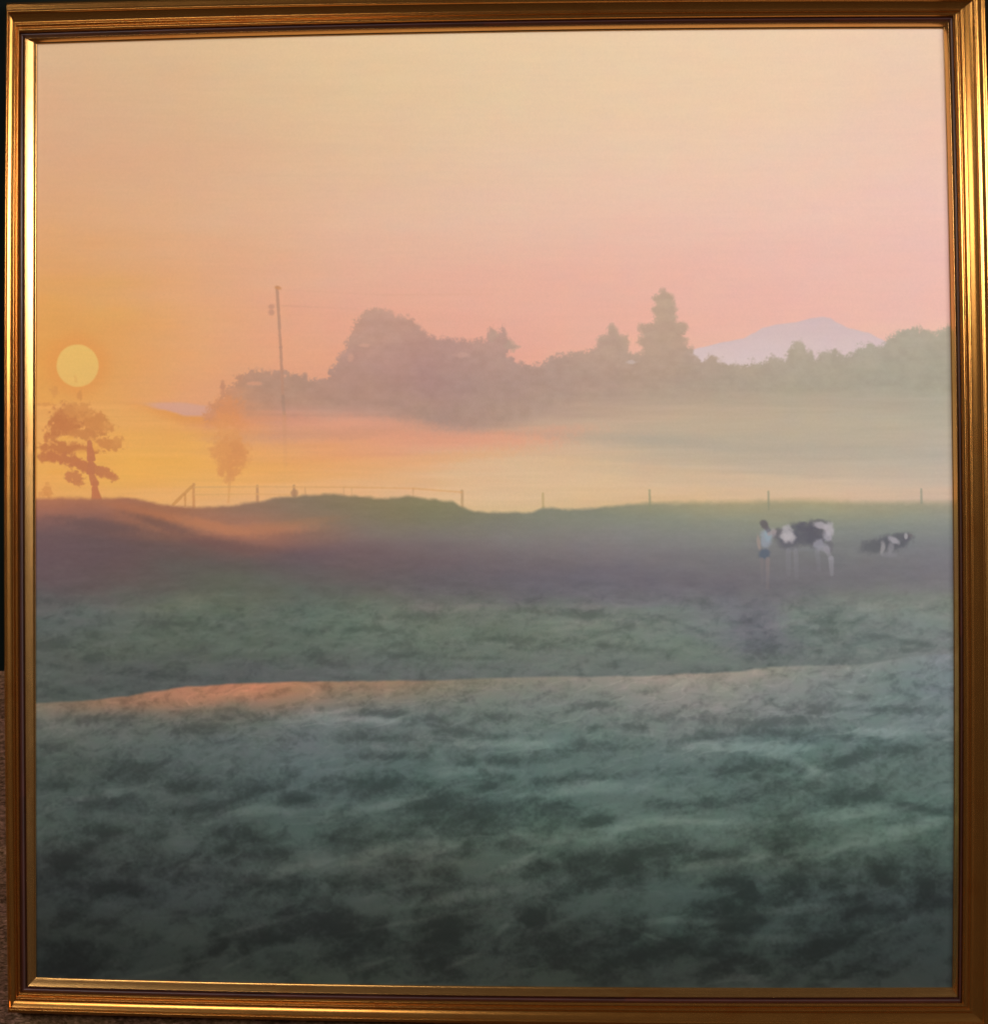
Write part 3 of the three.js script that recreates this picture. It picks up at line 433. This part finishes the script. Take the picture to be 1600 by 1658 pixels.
// ---------------------------------------------------------------- framed painting
{
  const root = new THREE.Group();
  root.name = 'framed_painting'; root.position.set(0, MID, 0);
  root.userData = { label: 'square gilt-framed landscape painting of a misty sunrise over fields with grazing cows', category: 'painting' };
  scene.add(root);
  const g = new THREE.BoxGeometry(CW, CH, 0.004);
  const canvas = mesh('canvas', g, [backing, backing, backing, backing, paint, backing], root);
  canvas.position.z = -0.002;
  canvas.userData.label = 'painted canvas of a low sun, misty trees, cows and dark grass';
  const board = mesh('backing_board', new THREE.BoxGeometry(CW - 0.01, CH - 0.01, DEPTH - 0.008), backing, root);
  board.position.z = -0.0045 - (DEPTH - 0.008) / 2;

  // profile points: height above the canvas, then how far out (in moulding units, as seen at each corner)
  // corner columns: TLx TLy TRx TRy BLx BLy BRx BRy
  const tan = { left: 0.338, right: 0.10, top: 0.186, bottom: 0.265 };
  const key = {
    sight: [0, 0, 0, 0, 0, 0, 0, 0],
    lip: [5.5, 2.6, 1.4, 3, 3, 3, 1.4, 3],
    crest: [20.5, 10, 8.5, 10.5, 14.5, 15.5, 8, 15.5],
    ledge: [29, 19, 16, 19, 26.5, 24, 15, 24.5],
    ridge: [49.5, 55, 50, 46, 45, 53.5, 52, 58],
  };
  const mix = (a, b, t) => key[a].map((v, i) => lerp(v, key[b][i], t));
  const plus = (a, n) => key[a].map((v) => v + n);
  const side = (i) => (i % 2 ? (i < 4 ? tan.top : tan.bottom) : (i === 0 || i === 4 ? tan.left : tan.right));
  const arc = (from, to, h0, h1, rise, n, t0 = 0, t1 = 1) => Array.from({ length: n + 1 }, (_, i) => { const t = i / n; return [lerp(h0, h1, t) + rise * Math.sin(Math.PI * t), mix(from, to, lerp(t0, t1, t))]; });
  const LINER = [[-0.6, key.sight], [1.2, key.sight], [2.2, mix('sight', 'lip', 0.35)], [2.4, key.lip],
    ...arc('lip', 'crest', 2.7, 9.4, 0.2, 6, 0.05, 0.9), [9.7, mix('lip', 'crest', 0.95)], [9.2, key.crest], [4, plus('crest', 0.8)]];
  const DARK = [[4.1, plus('crest', 0.6)], ...arc('crest', 'ledge', 4, 6.5, 2.6, 9, 0.13, 0.96), [6.5, key.ledge]];
  const GILT = [[6.8, mix('crest', 'ledge', 0.97)], [10.5, key.ledge],
    ...arc('ledge', 'ridge', 10.8, 11.6, 2.4, 6, 0.03, 0.22), [11.2, mix('ledge', 'ridge', 0.245)],
    ...arc('ledge', 'ridge', 11.8, 13.2, 2.4, 6, 0.27, 0.44), [13.1, mix('ledge', 'ridge', 0.47)],
    ...arc('ledge', 'ridge', 13.2, 18, -0.5, 7, 0.49, 0.88),
    [19.4, mix('ledge', 'ridge', 0.91)], [20.7, mix('ledge', 'ridge', 0.94)], [21.2, mix('ledge', 'ridge', 0.97)], [21.2, key.ridge], [20.4, plus('ridge', 1.2)]];
  // outer flank: a shallow band, a dark hollow and a small bead at the back
  const flank = [[19.4, 1.6], [19.2, 4], [19.0, 7.5], [18.8, 10.4], [17.6, 11.4], [12, 11.8], [8, 12.2], [7, 13.2], [7.6, 14.8], [6, 16.6], [3, 17.4], [-4, 17.2], [-29.5, 16.8]];
  const FLANKW = [0.12, 0.8, 1, 0.8, 0.1, 0.25, 1, 0.25];
  for (const [h, d] of flank) GILT.push([h, key.ridge.map((v, i) => v + 1.2 + d * FLANKW[i] - (27 - h) * side(i) * 0)]);
  const own = (p) => p.map(([h, c], n) => [h, c.map((v, i) => v - Math.max(0, Math.min(h, 21.2)) * side(i) * (p === GILT && n > GILT.length - flank.length - 1 ? 21.2 / Math.max(1, Math.min(21.2, h)) : 1))]);
  const profiles = { liner: own(LINER), dark: own(DARK), gilt: own(GILT) };

  const N = 48;
  function rail(profile, which) {
    const pos = [], uv = [], idx = [];
    const cx = { TL: -W / 2, TR: W / 2, BL: -W / 2, BR: W / 2 }, cy = { TL: H / 2, TR: H / 2, BL: -H / 2, BR: -H / 2 }, at = { TL: 0, TR: 2, BL: 4, BR: 6 };
    const corner = (c, e) => [cx[c] + Math.sign(cx[c]) * e[at[c]] * PX, cy[c] + Math.sign(cy[c]) * e[at[c] + 1] * PX];
    const [A, B] = { top: ['TL', 'TR'], right: ['TR', 'BR'], bottom: ['BR', 'BL'], left: ['BL', 'TL'] }[which];
    const nx = which === 'left' ? -1 : which === 'right' ? 1 : 0, ny = which === 'top' ? 1 : which === 'bottom' ? -1 : 0;
    let run = 0;
    profile.forEach(([h, e], k) => {
      const a = corner(A, e), b = corner(B, e);
      if (k) { const q = profile[k - 1]; run += Math.hypot(h - q[0], e[at[A] + (ny ? 1 : 0)] - q[1][at[A] + (ny ? 1 : 0)]) * PX; }
      for (let i = 0; i <= N; i++) {
        const t = i / N, bow = 4 * t * (1 - t) * (which === 'left' ? lerp(1.5, 6, clamp((h - 4) / 16)) * PX : BOW[which]);
        const x = lerp(a[0], b[0], t) + nx * bow, y = lerp(a[1], b[1], t) + ny * bow;
        pos.push(x, y, h * PX);
        uv.push((ny ? x : y) / 0.42 + { top: 0, right: 0.37, bottom: 0.61, left: 0.83 }[which], run / 0.05);
      }
    });
    for (let k = 0; k + 1 < profile.length; k++) for (let i = 0; i < N; i++) { const p = k * (N + 1) + i, q = p + N + 1; idx.push(p, q, p + 1, p + 1, q, q + 1); }
    const geo = new THREE.BufferGeometry();
    geo.setAttribute('position', new THREE.Float32BufferAttribute(pos, 3));
    geo.setAttribute('uv', new THREE.Float32BufferAttribute(uv, 2));
    geo.setIndex(idx); geo.computeVertexNormals();
    return geo;
  }
  for (const which of ['top', 'right', 'bottom', 'left']) {
    const r = mesh('frame_rail', rail(profiles.gilt, which), gilt, root);
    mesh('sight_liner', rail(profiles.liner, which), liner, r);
    mesh('lacquered_bead', rail(profiles.dark, which), lacquer, r);
  }
}

// ---------------------------------------------------------------- lamps that light the picture
const lampsNamed = {};
LAMPS.forEach((L) => {
  const o = new THREE.Group(), n = lampsNamed[L.name] = (lampsNamed[L.name] ?? -1) + 1;
  o.name = n ? L.name + '_' + String(n).padStart(3, '0') : L.name;
  o.position.set(...L.at); scene.add(o);
  o.lookAt(...L.aim);
  o.userData = { label: L.say, category: 'lamp', group: 'lamps lighting the painting' };
  const casing = new THREE.MeshStandardMaterial({ color: new THREE.Color().setRGB(0.05, 0.05, 0.05), roughness: 0.6 });
  const glow = new THREE.MeshStandardMaterial({ color: 0xffffff, emissive: new THREE.Color().setRGB(...L.tint), emissiveIntensity: 1.0 });
  const c = mesh('casing', new THREE.BoxGeometry(L.w + 0.04, L.h + 0.04, 0.05), casing, o); c.position.z = -0.03;
  const d = mesh('diffuser', new THREE.BoxGeometry(L.w, L.h, 0.008), glow, o); d.position.z = 0.001;
  const l = new THREE.RectAreaLight(new THREE.Color().setRGB(...L.tint), L.power, L.w, L.h);
  l.position.set(0, 0, 0.012); l.rotation.y = Math.PI;
  o.add(l);
});

renderer.setSize(989, 1024);
renderer.render(scene, camera);
